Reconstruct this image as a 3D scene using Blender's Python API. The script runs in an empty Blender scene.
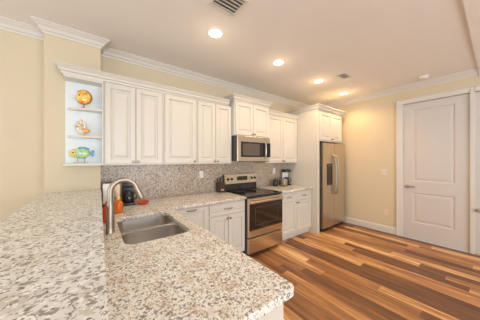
import bpy, bmesh, math, random
from mathutils import Vector, Matrix
random.seed(4)
C = bpy.context.scene.collection
S = bpy.context.scene
PI = math.pi

# ------------------------------------------------------------------ camera, world, light, exposure
cam_d = bpy.data.cameras.new('camera')
cam = bpy.data.objects.new('camera', cam_d); C.objects.link(cam)
cam_d.sensor_width = 36.0
cam_d.lens = 193.5 / 480 * 36.0
cam_d.clip_start = 0.02
cam.location = (0, 0, 1.46)
cam.rotation_euler = (PI/2, 0, -math.radians(36.8))
S.camera = cam
S.view_settings.view_transform = 'Standard'
S.view_settings.look = 'None'
S.view_settings.gamma = 1
S.view_settings.use_curve_mapping = False
S.view_settings.exposure = 0.15

W = bpy.data.worlds.new('daylight_sky'); S.world = W; W.use_nodes = True
W.node_tree.nodes['Background'].inputs[0].default_value = (0.78, 0.88, 1.0, 1)
W.node_tree.nodes['Background'].inputs[1].default_value = 1.6

def area(name, loc, rot, sx, sy, power, col):
    d = bpy.data.lights.new(name, 'AREA'); d.shape = 'RECTANGLE'; d.size = sx; d.size_y = sy
    d.energy = power; d.color = col
    o = bpy.data.objects.new(name, d); C.objects.link(o); o.location = loc; o.rotation_euler = rot
    return o
# daylight through the glazed openings behind and to the left of the kitchen
area('daylight_rear', (0.8, -3.9, 1.35), (PI/2+0.5, 0, 0), 4.6, 2.1, 150, (0.93, 0.97, 1.0))
area('daylight_left', (-3.4, 0.4, 1.4), (PI/2+0.4, 0, -PI/2), 3.6, 2.0, 42, (0.86, 0.95, 1.0))

LIGHTS = [(1.055, 1.86), (2.09, 1.88), (3.15, 1.90), (4.15, 1.93)]
CEIL = 2.85
LAMP_W = (15.0, 24.0, 36.0, 36.0)
LAMP_COL = ((1.0, 0.76, 0.50), (1.0, 0.72, 0.44), (1.0, 0.67, 0.35), (1.0, 0.65, 0.32))

# ------------------------------------------------------------------ materials
def mat(name, col, rough=0.5, metal=0.0, noise=0.0, nscale=20.0, bump=0.0, trans=0.0, emit=None, estr=0.0, spec=0.5, coat=0.0):
    m = bpy.data.materials.new(name); m.use_nodes = True
    nt = m.node_tree; b = nt.nodes['Principled BSDF']
    b.inputs['Base Color'].default_value = (*col, 1)
    b.inputs['Roughness'].default_value = rough
    b.inputs['Metallic'].default_value = metal
    b.inputs['Specular IOR Level'].default_value = spec
    b.inputs['Coat Weight'].default_value = coat
    if trans: b.inputs['Transmission Weight'].default_value = trans
    if emit:
        b.inputs['Emission Color'].default_value = (*emit, 1); b.inputs['Emission Strength'].default_value = estr
    tc = nt.nodes.new('ShaderNodeTexCoord')
    n = nt.nodes.new('ShaderNodeTexNoise'); n.inputs['Scale'].default_value = nscale; n.inputs['Detail'].default_value = 3
    nt.links.new(tc.outputs['Object'], n.inputs['Vector'])
    if noise:
        mx = nt.nodes.new('ShaderNodeMix'); mx.data_type = 'RGBA'
        mx.inputs[6].default_value = (*[c*(1-noise) for c in col], 1)
        mx.inputs[7].default_value = (*[min(1, c*(1+noise)) for c in col], 1)
        nt.links.new(n.outputs['Fac'], mx.inputs[0]); nt.links.new(mx.outputs[2], b.inputs['Base Color'])
    if bump:
        bp = nt.nodes.new('ShaderNodeBump'); bp.inputs['Strength'].default_value = bump; bp.inputs['Distance'].default_value = 0.002
        nt.links.new(n.outputs['Fac'], bp.inputs['Height']); nt.links.new(bp.outputs['Normal'], b.inputs['Normal'])
    return m

def ramp(nt, fac, stops, interp='LINEAR'):
    r = nt.nodes.new('ShaderNodeValToRGB'); cr = r.color_ramp; cr.interpolation = interp
    while len(cr.elements) < len(stops): cr.elements.new(0.5)
    for e, (p, c) in zip(cr.elements, stops):
        e.position = p; e.color = (*c, 1)
    nt.links.new(fac, r.inputs[0]); return r.outputs[0]

def mixc(nt, f, a, b, mode='MIX'):
    m = nt.nodes.new('ShaderNodeMix'); m.data_type = 'RGBA'; m.blend_type = mode
    for i, v in ((0, f), (6, a), (7, b)):
        if isinstance(v, (int, float)): m.inputs[i].default_value = v
        elif isinstance(v, tuple): m.inputs[i].default_value = (*v, 1)
        else: nt.links.new(v, m.inputs[i])
    return m.outputs[2]

def granite(name, light, tan, grey, dark, scale=1.0, rough=0.2, cover=0.5):
    m = bpy.data.materials.new(name); m.use_nodes = True
    nt = m.node_tree; b = nt.nodes['Principled BSDF']
    tc = nt.nodes.new('ShaderNodeTexCoord')
    def noise(s, d=2.0, dist=0.0, off=0.0, vec=None):
        mp = nt.nodes.new('ShaderNodeMapping'); mp.inputs['Location'].default_value = (off, off*1.7, off*0.3)
        nt.links.new(tc.outputs['Object'], mp.inputs['Vector'])
        n = nt.nodes.new('ShaderNodeTexNoise'); n.inputs['Scale'].default_value = s*scale
        n.inputs['Detail'].default_value = d; n.inputs['Distortion'].default_value = dist
        nt.links.new(mp.outputs[0], n.inputs['Vector']); return n.outputs['Fac']
    K = ((0, 0, 0), (1, 1, 1))
    base = mixc(nt, ramp(nt, noise(9, 3), [(0.48, K[0]), (0.70, K[1])]), light, tan)
    g = ramp(nt, noise(55, 2, 0.6, 3.0), [(cover, K[0]), (cover+0.07, K[1])])
    c = mixc(nt, g, base, grey)
    t = ramp(nt, noise(38, 2, 0.3, 9.0), [(0.60, K[0]), (0.68, K[1])])
    c = mixc(nt, t, c, tan)
    w = ramp(nt, noise(70, 1, 0.2, 15.0), [(0.60, K[0]), (0.66, K[1])])
    c = mixc(nt, w, c, tuple(min(1, v*1.15) for v in light))
    d = ramp(nt, noise(95, 2, 0.4, 21.0), [(0.625, K[0]), (0.665, K[1])])
    c = mixc(nt, d, c, dark)
    nt.links.new(c, b.inputs['Base Color'])
    b.inputs['Roughness'].default_value = rough
    b.inputs['Specular IOR Level'].default_value = 0.5
    return m

def floor_mat():
    m = bpy.data.materials.new('wood_plank_floor'); m.use_nodes = True
    nt = m.node_tree; b = nt.nodes['Principled BSDF']
    tc = nt.nodes.new('ShaderNodeTexCoord'); sep = nt.nodes.new('ShaderNodeSeparateXYZ')
    nt.links.new(tc.outputs['Object'], sep.inputs[0])
    def M(op, a, b_=None, c_=None):
        n = nt.nodes.new('ShaderNodeMath'); n.operation = op
        for i, v in enumerate((a, b_, c_)):
            if v is None: continue
            if isinstance(v, (int, float)): n.inputs[i].default_value = v
            else: nt.links.new(v, n.inputs[i])
        return n.outputs[0]
    def wn(a, b_):
        cb = nt.nodes.new('ShaderNodeCombineXYZ')
        for i, v in enumerate((a, b_)):
            if isinstance(v, (int, float)): cb.inputs[i].default_value = v
            else: nt.links.new(v, cb.inputs[i])
        w = nt.nodes.new('ShaderNodeTexWhiteNoise'); nt.links.new(cb.outputs[0], w.inputs['Vector']); return w.outputs['Value']
    PWID, PLEN = 0.127, 1.22
    X = M('DIVIDE', sep.outputs[0], PWID); row = M('FLOOR', X)
    Y = M('ADD', M('DIVIDE', sep.outputs[1], PLEN), M('MULTIPLY', wn(row, 3.3), 5.0)); col = M('FLOOR', Y)
    r = wn(row, col)
    # finer strips inside a plank
    sr = M('FLOOR', M('MULTIPLY', X, 3.0)); r2 = wn(sr, M('ADD', col, 51.0))
    # grain, stretched along the plank
    cb = nt.nodes.new('ShaderNodeCombineXYZ')
    nt.links.new(M('MULTIPLY', sep.outputs[0], 22.0), cb.inputs[0]); nt.links.new(M('ADD', M('MULTIPLY', sep.outputs[1], 1.6), M('MULTIPLY', r, 37.0)), cb.inputs[1])
    gn = nt.nodes.new('ShaderNodeTexNoise'); gn.inputs['Scale'].default_value = 1.0; gn.inputs['Detail'].default_value = 4; gn.inputs['Distortion'].default_value = 0.5
    nt.links.new(cb.outputs[0], gn.inputs['Vector'])
    f = M('ADD', M('MULTIPLY', r, 0.95), M('ADD', M('MULTIPLY', r2, 0.10), M('MULTIPLY', M('SUBTRACT', gn.outputs['Fac'], 0.5), 1.15)))
    f = M('ADD', f, 0.05)
    c = ramp(nt, f, [(0.0, (0.11, 0.045, 0.020)), (0.30, (0.21, 0.085, 0.034)), (0.55, (0.38, 0.165, 0.060)), (0.78, (0.58, 0.285, 0.105)), (1.0, (0.88, 0.56, 0.27))])
    fx = M('FRACT', X); fy = M('FRACT', Y)
    ex = M('LESS_THAN', fx, 0.02); ey = M('LESS_THAN', fy, 0.003)
    e = M('MAXIMUM', ex, ey)
    c = mixc(nt, M('MULTIPLY', e, 0.45), c, (0.05, 0.02, 0.01))
    nt.links.new(c, b.inputs['Base Color'])
    b.inputs['Roughness'].default_value = 0.36
    bp = nt.nodes.new('ShaderNodeBump'); bp.inputs['Strength'].default_value = 0.12; bp.inputs['Distance'].default_value = 0.002
    nt.links.new(gn.outputs['Fac'], bp.inputs['Height']); nt.links.new(bp.outputs['Normal'], b.inputs['Normal'])
    return m

def steel(name, col, rough, axis=2):
    m = mat(name, col, rough, 1.0)
    nt = m.node_tree; b = nt.nodes['Principled BSDF']
    tc = nt.nodes.new('ShaderNodeTexCoord'); mp = nt.nodes.new('ShaderNodeMapping')
    sc = [260.0, 260.0, 260.0]; sc[axis] = 2.0; mp.inputs['Scale'].default_value = sc
    n = nt.nodes.new('ShaderNodeTexNoise'); n.inputs['Scale'].default_value = 1.0
    nt.links.new(tc.outputs['Object'], mp.inputs['Vector']); nt.links.new(mp.outputs[0], n.inputs['Vector'])
    r = nt.nodes.new('ShaderNodeMapRange'); r.inputs['To Min'].default_value = rough*0.8; r.inputs['To Max'].default_value = rough*1.25
    nt.links.new(n.outputs['Fac'], r.inputs['Value']); nt.links.new(r.outputs[0], b.inputs['Roughness'])
    return m

M = {}
M['wall'] = mat('cream_wall_paint', (0.70, 0.60, 0.43), 0.75, noise=0.02, nscale=6, bump=0.05)
M['ceiling'] = mat('ceiling_paint', (0.87, 0.825, 0.77), 0.85, noise=0.015, nscale=5)
M['trim'] = mat('trim_paint', (0.72, 0.69, 0.63), 0.4)
M['door'] = mat('interior_door_paint', (0.66, 0.62, 0.585), 0.4)
M['cab'] = mat('cabinet_paint', (0.69, 0.655, 0.585), 0.35, noise=0.015, nscale=30)
M['shelf'] = mat('pale_blue_shelf_back', (0.78, 0.84, 0.86), 0.4)  # bluish white, used on the back panel only
M['floor'] = floor_mat()
M['granite'] = granite('speckled_granite', (0.93, 0.91, 0.87), (0.72, 0.60, 0.47), (0.33, 0.29, 0.26), (0.07, 0.055, 0.05), scale=1.35, cover=0.52)
M['granite_bar'] = granite('speckled_granite_bar', (0.82, 0.82, 0.79), (0.66, 0.62, 0.55), (0.34, 0.315, 0.29), (0.17, 0.15, 0.13), rough=0.25, cover=0.52)
M['granite_splash'] = granite('speckled_granite_backsplash', (0.60, 0.505, 0.40), (0.50, 0.375, 0.265), (0.30, 0.235, 0.185), (0.10, 0.075, 0.06), scale=0.85, rough=0.3, cover=0.49)
M['steel'] = steel('brushed_stainless_steel', (0.62, 0.545, 0.46), 0.30)
M['steel_h'] = steel('brushed_stainless_steel_horizontal', (0.66, 0.575, 0.47), 0.28, 0)
M['sink'] = steel('sink_stainless_steel', (0.68, 0.655, 0.63), 0.30, 1)
M['nickel'] = mat('brushed_nickel', (0.42, 0.37, 0.31), 0.42, 1.0)
M['bronze'] = mat('aged_pewter_hardware', (0.34, 0.27, 0.20), 0.35, 1.0)
M['black'] = mat('black_plastic', (0.022, 0.02, 0.02), 0.35)
M['glass_black'] = mat('black_ceramic_glass', (0.012, 0.011, 0.011), 0.06, spec=0.6)
M['oven_glass'] = mat('smoked_oven_glass', (0.022, 0.014, 0.009), 0.08, spec=0.8)
M['micro_glass'] = mat('microwave_window_mesh', (0.11, 0.085, 0.07), 0.22, spec=0.6)
M['grey'] = mat('dark_grey_enamel', (0.07, 0.065, 0.06), 0.45)
M['white'] = mat('white_plastic', (0.82, 0.82, 0.80), 0.35)
M['almond'] = mat('almond_plastic', (0.80, 0.66, 0.50), 0.35)
M['tan'] = mat('warm_brushed_metal', (0.66, 0.48, 0.33), 0.45, 0.3)
M['clear'] = mat('clear_glass', (0.75, 0.75, 0.75), 0.05, trans=0.75)
M['orange'] = mat('orange_liquid_soap', (0.90, 0.20, 0.015), 0.15, trans=0.25, noise=0.3, nscale=30)
M['red'] = mat('red_plastic', (0.60, 0.075, 0.035), 0.3)
M['cap'] = mat('yellow_cap', (0.95, 0.62, 0.15), 0.35)
M['display'] = mat('dark_display_glass', (0.03, 0.028, 0.015), 0.15)
M['lamp'] = mat('lamp_lens', (1, 0.95, 0.85), 0.5, emit=(1.0, 0.84, 0.62), estr=6.0)
M['baffle'] = mat('recessed_light_trim', (0.85, 0.83, 0.78), 0.4)
M['brown'] = mat('dark_brown_block', (0.055, 0.03, 0.022), 0.4)
M['threshold'] = mat('pale_aluminium_threshold', (0.62, 0.70, 0.76), 0.45)  # pale blue colour painted in for daylight glowing under the door
M['gap'] = mat('grey_vent_backing', (0.17, 0.16, 0.15), 0.8)

def fish_mat(name, stops, scale=18.0):
    m = bpy.data.materials.new(name); m.use_nodes = True
    nt = m.node_tree; b = nt.nodes['Principled BSDF']
    tc = nt.nodes.new('ShaderNodeTexCoord'); n = nt.nodes.new('ShaderNodeTexNoise')
    n.inputs['Scale'].default_value = scale; n.inputs['Detail'].default_value = 2; n.inputs['Distortion'].default_value = 1.0
    nt.links.new(tc.outputs['Object'], n.inputs['Vector'])
    nt.links.new(ramp(nt, n.outputs['Fac'], stops), b.inputs['Base Color'])
    b.inputs['Roughness'].default_value = 0.15; b.inputs['Coat Weight'].default_value = 0.6
    return m
M['fish_orange'] = fish_mat('orange_glass_glaze', [(0.30, (0.80, 0.20, 0.02)), (0.45, (0.92, 0.42, 0.05)), (0.58, (0.95, 0.70, 0.20)), (0.75, (0.75, 0.22, 0.03))])
M['fish_rim'] = mat('dark_amber_glaze', (0.36, 0.13, 0.03), 0.2)
M['fish_green'] = fish_mat('green_and_yellow_glaze', [(0.30, (0.03, 0.30, 0.38)), (0.42, (0.20, 0.56, 0.42)), (0.52, (0.62, 0.72, 0.28)), (0.66, (0.10, 0.42, 0.36))], 26)
M['fish_blue'] = mat('teal_blue_glaze', (0.02, 0.20, 0.36), 0.2)
M['fish_yellow'] = mat('yellow_glaze', (0.85, 0.62, 0.16), 0.2)
M['shell'] = fish_mat('cream_shell_glaze', [(0.35, (0.85, 0.78, 0.64)), (0.55, (0.80, 0.68, 0.48)), (0.70, (0.35, 0.18, 0.10))], 30)
M['shell_orange'] = fish_mat('orange_shell_glaze', [(0.35, (0.80, 0.30, 0.05)), (0.6, (0.88, 0.52, 0.22))], 40)

# ------------------------------------------------------------------ mesh helpers
def add_box(bm, x0, x1, y0, y1, z0, z1, bev=0.0, seg=2):
    g = bmesh.ops.create_cube(bm, size=1.0)
    vs = g['verts']
    for v in vs:
        v.co = Vector(((x0+x1)/2 + v.co.x*(x1-x0), (y0+y1)/2 + v.co.y*(y1-y0), (z0+z1)/2 + v.co.z*(z1-z0)))
    if bev:
        es = list({e for v in vs for e in v.link_edges})
        bmesh.ops.bevel(bm, geom=es, offset=bev, segments=seg, affect='EDGES', profile=0.5)
    return bm

def box(x0, x1, y0, y1, z0, z1, bev=0.0):
    return add_box(bmesh.new(), x0, x1, y0, y1, z0, z1, bev)

def add_lathe(bm, prof, c=(0, 0, 0), seg=24, axis='Z'):
    rings = []
    for r, z in prof:
        ring = []
        for k in range(seg):
            a = 2*PI*k/seg
            p = Vector((r*math.cos(a), r*math.sin(a), z))
            if axis == 'Y': p = Vector((p.x, -p.z, p.y))
            if axis == 'X': p = Vector((-p.z, p.x, p.y))
            ring.append(bm.verts.new(p + Vector(c)))
        rings.append(ring)
    for a, b in zip(rings, rings[1:]):
        for k in range(seg):
            bm.faces.new((a[k], a[(k+1) % seg], b[(k+1) % seg], b[k]))
    bm.faces.new(rings[0][::-1]); bm.faces.new(rings[-1])
    bmesh.ops.recalc_face_normals(bm, faces=bm.faces)
    return bm

def add_tube(bm, pts, rad, seg=14):
    pts = [Vector(p) for p in pts]
    n = len(pts); rads = rad if isinstance(rad, (list, tuple)) else [rad]*n
    rings = []; up = None
    for i, p in enumerate(pts):
        t = (pts[min(i+1, n-1)] - pts[max(i-1, 0)]).normalized()
        if up is None:
            up = t.orthogonal().normalized()
        else:
            up = (up - t*up.dot(t)).normalized()
        s = t.cross(up)
        rings.append([bm.verts.new(p + rads[i]*(math.cos(2*PI*k/seg)*up + math.sin(2*PI*k/seg)*s)) for k in range(seg)])
    for a, b in zip(rings, rings[1:]):
        for k in range(seg):
            bm.faces.new((a[k], a[(k+1) % seg], b[(k+1) % seg], b[k]))
    bm.faces.new(rings[0][::-1]); bm.faces.new(rings[-1])
    bmesh.ops.recalc_face_normals(bm, faces=bm.faces)
    return bm

def add_prism(bm, poly, z0, z1):
    """poly: list of (x, y); extruded from z0 to z1"""
    a = [bm.verts.new((x, y, z0)) for x, y in poly]; b = [bm.verts.new((x, y, z1)) for x, y in poly]
    n = len(poly)
    bm.faces.new(a[::-1]); bm.faces.new(b)
    for i in range(n): bm.faces.new((a[i], a[(i+1) % n], b[(i+1) % n], b[i]))
    bmesh.ops.recalc_face_normals(bm, faces=bm.faces)
    return bm

def add_sweep(bm, prof, path):
    """prof: closed list of (out, z); path: open polyline (x, y), 'out' is to its right; mitred corners"""
    P = [Vector(p) for p in path]; n = len(P); rings = []
    def rt(d): return Vector((d.y, -d.x))
    for i in range(n):
        d0 = (P[i]-P[i-1]).normalized() if i > 0 else None
        d1 = (P[i+1]-P[i]).normalized() if i < n-1 else None
        if d0 is None: nrm = rt(d1)
        elif d1 is None: nrm = rt(d0)
        else:
            a, b = rt(d0), rt(d1); nrm = (a+b); nrm = nrm/(nrm.dot(a))
        rings.append([bm.verts.new((P[i].x + nrm.x*o, P[i].y + nrm.y*o, z)) for o, z in prof])
    m = len(prof)
    for a, b in zip(rings, rings[1:]):
        for k in range(m): bm.faces.new((a[k], a[(k+1) % m], b[(k+1) % m], b[k]))
    bm.faces.new(rings[0][::-1]); bm.faces.new(rings[-1])
    bmesh.ops.recalc_face_normals(bm, faces=bm.faces)
    return bm

def add_panel(bm, x0, x1, z0, z1, y, t, steps):
    """front facing -y at plane y, thickness t; steps = [(inset, depth), ...] nested rectangular rings (depth is positive inward)"""
    rings = []
    for ins, dep in [(0, t), (0, 0.002), (0.002, 0)] + steps:
        rings.append([bm.verts.new(c) for c in ((x0+ins, y+dep, z0+ins), (x1-ins, y+dep, z0+ins), (x1-ins, y+dep, z1-ins), (x0+ins, y+dep, z1-ins))])
    bm.faces.new(rings[0][::-1])
    for a, b in zip(rings, rings[1:]):
        for k in range(4): bm.faces.new((a[k], a[(k+1) % 4], b[(k+1) % 4], b[k]))
    bm.faces.new(rings[-1])
    bmesh.ops.recalc_face_normals(bm, faces=bm.faces)
    return bm

def rrect(x0, x1, y0, y1, r, seg=8):
    out = []
    for cx, cy, a0 in ((x1-r, y1-r, 0), (x0+r, y1-r, 90), (x0+r, y0+r, 180), (x1-r, y0+r, 270)):
        for k in range(seg+1):
            a = math.radians(a0 + 90*k/seg); out.append((cx+r*math.cos(a), cy+r*math.sin(a)))
    return out

def obj(name, bm, m, parent=None, smooth=False, mtx=None):
    if mtx is not None: bmesh.ops.transform(bm, matrix=mtx, verts=bm.verts)
    me = bpy.data.meshes.new(name); bm.to_mesh(me); bm.free()
    if smooth:
        for p in me.polygons: p.use_smooth = True
        try: me.set_sharp_from_angle(angle=math.radians(35))
        except Exception: pass
    me.materials.append(m)
    o = bpy.data.objects.new(name, me); C.objects.link(o)
    if parent: o.parent = parent
    return o

def rebase(o):
    """put the origin of a single-mesh thing at its base centre"""
    me = o.data; xs = [v.co for v in me.vertices]
    c = Vector(((min(v.x for v in xs)+max(v.x for v in xs))/2, (min(v.y for v in xs)+max(v.y for v in xs))/2, min(v.z for v in xs)))
    me.transform(Matrix.Translation(-c)); o.location = c
    return o

def tag(o, label, cat, group=None):
    o['label'] = label; o['category'] = cat
    if group: o['group'] = group
    return o

def thing(name, label, cat, loc=(0, 0, 0), rotz=0.0, group=None):
    o = bpy.data.objects.new(name, None); C.objects.link(o); o.empty_display_size = 0.1
    o.location = loc; o.rotation_euler = (0, 0, rotz)
    return tag(o, label, cat, group)

def struct(name, bm, m, parent=None):
    o = obj(name, bm, m, parent)
    if parent is None: o['kind'] = 'structure'
    return o

def curve_slab(name, loops, z0, z1, m, parent=None, bev=0.004):
    cu = bpy.data.curves.new(name, 'CURVE'); cu.dimensions = '2D'; cu.fill_mode = 'BOTH'
    cu.extrude = (z1-z0)/2 - bev; cu.bevel_depth = bev; cu.bevel_resolution = 2; cu.offset = -bev
    for lp in loops:
        s = cu.splines.new('POLY'); s.points.add(len(lp)-1); s.use_cyclic_u = True
        for p, (x, y) in zip(s.points, lp): p.co = (x, y, 0, 1)
    t = bpy.data.objects.new('tmp', cu); C.objects.link(t)
    dg = bpy.context.evaluated_depsgraph_get()
    me = bpy.data.meshes.new_from_object(t.evaluated_get(dg))
    bpy.data.objects.remove(t); bpy.data.curves.remove(cu)
    me.name = name; me.transform(Matrix.Translation((0, 0, (z0+z1)/2)))
    me.materials.clear(); me.materials.append(m)
    o = bpy.data.objects.new(name, me); C.objects.link(o)
    if parent: o.parent = parent
    return o

# ------------------------------------------------------------------ room shell
XL, XR, YB, YF = -3.5, 4.71, 2.97, -4.0     # left wall, right wall, back wall, rear (glazed) wall
struct('floor', box(XL-0.15, XR+0.15, YF-0.15, YB+0.15, -0.06, 0.0), M['floor'])
struct('ceiling', box(XL-0.15, XR+0.15, YF-0.15, YB+0.15, CEIL, CEIL+0.1), M['ceiling'])
struct('wall_back', box(XL-0.15, XR+0.15, YB, YB+0.12, 0, CEIL), M['wall'])
CX0, CX1, CY = -0.42, 0.05, 2.785
struct('wall_chase', box(CX0, CX1, CY, YB, 0, CEIL), M['wall'])
DY0, DY1, DH = 0.268, 1.098, 2.515           # the tall door in the right wall
D2Y0, D2Y1 = -0.62, 0.222                    # the second door at the edge of the frame
bm = bmesh.new()
for y0, y1, z0, z1 in ((DY1, YB, 0, CEIL), (DY0, DY1, DH, CEIL), (D2Y1, DY0, 0, CEIL), (D2Y0, D2Y1, DH, CEIL), (YF, D2Y0, 0, CEIL)):
    add_box(bm, XR, XR+0.12, y0, y1, z0, z1)
struct('wall_right', bm, M['wall'])
# left and rear walls with glazed openings
bm = bmesh.new()
for y0, y1, z0, z1 in ((YF, -1.5, 0, CEIL), (2.3, YB, 0, CEIL), (-1.5, 2.3, 2.45, CEIL), (-1.5, 2.3, 0, 0.35)):
    add_box(bm, XL-0.12, XL, y0, y1, z0, z1)
struct('wall_left', bm, M['wall'])
bm = bmesh.new()
for x0, x1, z0, z1 in ((XL, -1.6, 0, CEIL), (3.2, XR, 0, CEIL), (-1.6, 3.2, 2.45, CEIL), (-1.6, 3.2, 0, 0.2)):
    add_box(bm, x0, x1, YF-0.12, YF, z0, z1)
struct('wall_front', bm, M['wall'])
bm = bmesh.new()
for k in range(5):
    x = -1.6 + 4.8*k/4
    add_box(bm, x-0.03, x+0.03, YF-0.10, YF-0.04, 0.2, 2.45)
for z in (0.23, 2.42): add_box(bm, -1.6, 3.2, YF-0.10, YF-0.04, z-0.03, z+0.03)
struct('window_1', bm, M['trim'])
bm = bmesh.new()
for k in range(4):
    y = -1.5 + 3.8*k/3
    add_box(bm, XL-0.10, XL-0.04, y-0.03, y+0.03, 0.35, 2.45)
for z in (0.38, 2.42): add_box(bm, XL-0.10, XL-0.04, -1.5, 2.3, z-0.03, z+0.03)
struct('window_2', bm, M['trim'])
# dropped header across the ceiling at the right edge
struct('trim_header', box(1.2, XR, -0.9, 0.185, CEIL-0.02, CEIL), M['ceiling'])

def crown_prof(top, h, w):
    k = [(0, -h), (0.010, -h), (0.014, -h+0.018), (0.022, -h+0.022), (0.030, -h*0.72), (w*0.52, -h*0.44), (w*0.78, -h*0.27),
         (w*0.82, -h*0.20), (w*0.97, -h*0.15), (w, -h*0.12), (w, 0), (0, 0)]
    return [(o, top+z) for o, z in k]
struct('trim_crown', add_sweep(bmesh.new(), crown_prof(CEIL, 0.092, 0.086),
       [(XL, YB), (CX0, YB), (CX0, CY), (CX1, CY), (CX1, YB), (XR, YB), (XR, 0.187)]), M['trim'])
struct('trim_crown_header', add_sweep(bmesh.new(), crown_prof(CEIL-0.02, 0.092, 0.086), [(XR, 0.183), (XR, -0.9)]), M['trim'])
def base_prof(h=0.135, t=0.016): return [(0, 0), (t, 0), (t, h-0.03), (t*0.6, h-0.012), (t*0.35, h), (0, h)]
struct('baseboard_right', add_sweep(bmesh.new(), base_prof(), [(XR, YB), (XR, DY1+0.095)]), M['trim'])
struct('baseboard_left', add_sweep(bmesh.new(), base_prof(), [(XL, YB), (CX0, YB)]), M['trim'])

# door casing (frame around the doors in the right wall) and leaves
def casing(name, y0, y1, h, w=0.092, sides=(1, 1)):
    bm = bmesh.new()
    pr = [(0, 0.010), (0.012, 0.016), (0.05, 0.018), (w-0.022, 0.022), (w-0.016, 0.030), (w, 0.030)]
    pts = []
    def run(a, b, nrm):   # a, b: 2D (y, z) line along the opening edge; nrm: outwards from the opening
        ring = []
        for P, ext in ((a, a[2]), (b, b[2])):
            r = []
            for o, d in [(0, 0)] + pr + [(w, 0)]:
                r.append(bm.verts.new((XR-d, P[0]+nrm[0]*o+ext[0]*o, P[1]+nrm[1]*o+ext[1]*o)))
            ring.append(r)
        n = len(ring[0])
        for k in range(n): bm.faces.new((ring[0][k], ring[0][(k+1) % n], ring[1][(k+1) % n], ring[1][k]))
        bm.faces.new(ring[0][::-1]); bm.faces.new(ring[1])
    Z = (0, 0)
    if sides[0]: run((y1, 0, Z), (y1, h, (0, 1)), (1, 0))
    if sides[1]: run((y0, 0, Z), (y0, h, (0, 1)), (-1, 0))
    run((y1, h, (1, 0) if sides[0] else Z), (y0, h, (-1, 0) if sides[1] else Z), (0, 1))
    # jambs
    add_box(bm, XR+0.001, XR+0.12, y1-0.002, y1+0.012, 0, h); add_box(bm, XR+0.001, XR+0.12, y0-0.012, y0+0.002, 0, h); add_box(bm, XR-0.002, XR+0.12, y0, y1, h, h+0.012)
    bmesh.ops.recalc_face_normals(bm, faces=bm.faces)
    return struct(name, bm, M['trim'])
casing('trim_door_casing', DY0, DY1, DH, sides=(1, 0))
struct('trim_mullion', box(XR-0.024, XR, D2Y1+0.001, DY0-0.001, 0, DH+0.09, 0.003), M['trim'])
casing('trim_door_casing_edge', D2Y0, D2Y1-0.004, DH, sides=(0, 1))

def slab_door(name, y0, y1, h, lever_y, xf=XR+0.012):
    """two-panel door leaf, facing -x"""
    w = y1-y0; T = 0.04; bm = bmesh.new()
    # built facing -y then rotated: local x runs from the far edge (y1) to the near edge (y0)
    L, R_ = 0.137, w-0.155
    zs = (0.305, 0.86, 1.065, h-0.125)
    def slab(a, b, c, d): add_box(bm, a, b, 0, T, c, d)
    slab(0, L, 0.012, h-0.004); slab(R_, w, 0.012, h-0.004)
    slab(L, R_, 0.012, zs[0]); slab(L, R_, zs[1], zs[2]); slab(L, R_, zs[3], h-0.004)
    for a, b in ((zs[0], zs[1]), (zs[2], zs[3])):
        rings = []
        for ins, dep in ((0, 0), (0.006, 0.002), (0.014, 0.011), (0.024, 0.012), (0.034, 0.010), (0.060, 0.003), (0.064, 0.003)):
            rings.append([bm.verts.new(c) for c in ((L+ins, dep, a+ins), (R_-ins, dep, a+ins), (R_-ins, dep, b-ins), (L+ins, dep, b-ins))])
        for p, q in zip(rings, rings[1:]):
            for k in range(4): bm.faces.new((p[k], p[(k+1) % 4], q[(k+1) % 4], q[k]))
        bm.faces.new(rings[-1])
    bmesh.ops.remove_doubles(bm, verts=bm.verts, dist=1e-5)
    mt = Matrix.Translation((xf, y1, 0)) @ Matrix.Rotation(-PI/2, 4, 'Z')
    bmesh.ops.recalc_face_normals(bm, faces=bm.faces)
    o = obj(name, bm, M['door'], mtx=mt); o['kind'] = 'structure'
    return o
d1 = slab_door('door_1', DY0+0.003, DY1-0.003, DH, 1.03)
bm = bmesh.new()
add_lathe(bm, [(0.001, 0), (0.032, 0.0), (0.032, 0.006), (0.026, 0.012), (0.013, 0.014), (0.012, 0.045), (0.001, 0.046)], (XR+0.012, 1.035, 0.965), axis='X')
add_tube(bm, [(XR-0.030, 1.035, 0.965), (XR-0.036, 1.02, 0.966), (XR-0.036, 0.97, 0.969), (XR-0.030, 0.915, 0.965)], [0.013, 0.014, 0.013, 0.010])
obj('door_handle', bm, M['nickel'], d1, True)['label'] = 'satin nickel lever handle'
d2 = slab_door('door_2', D2Y0+0.003, D2Y1-0.006, DH, 0.1)
obj('door_handle', add_lathe(bmesh.new(), [(0.001, 0), (0.026, 0), (0.026, 0.006), (0.010, 0.010), (0.010, 0.03), (0.022, 0.042), (0.027, 0.056), (0.020, 0.070), (0.001, 0.074)], (XR+0.012, 0.188, 0.69), axis='X'), M['nickel'], d2, True)['label'] = 'round nickel door knob'
struct('trim_threshold', box(XR-0.005, XR+0.03, DY0, DY1, 0, 0.010), M['threshold'])  # strip added at the door foot to carry the painted daylight glow

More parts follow.
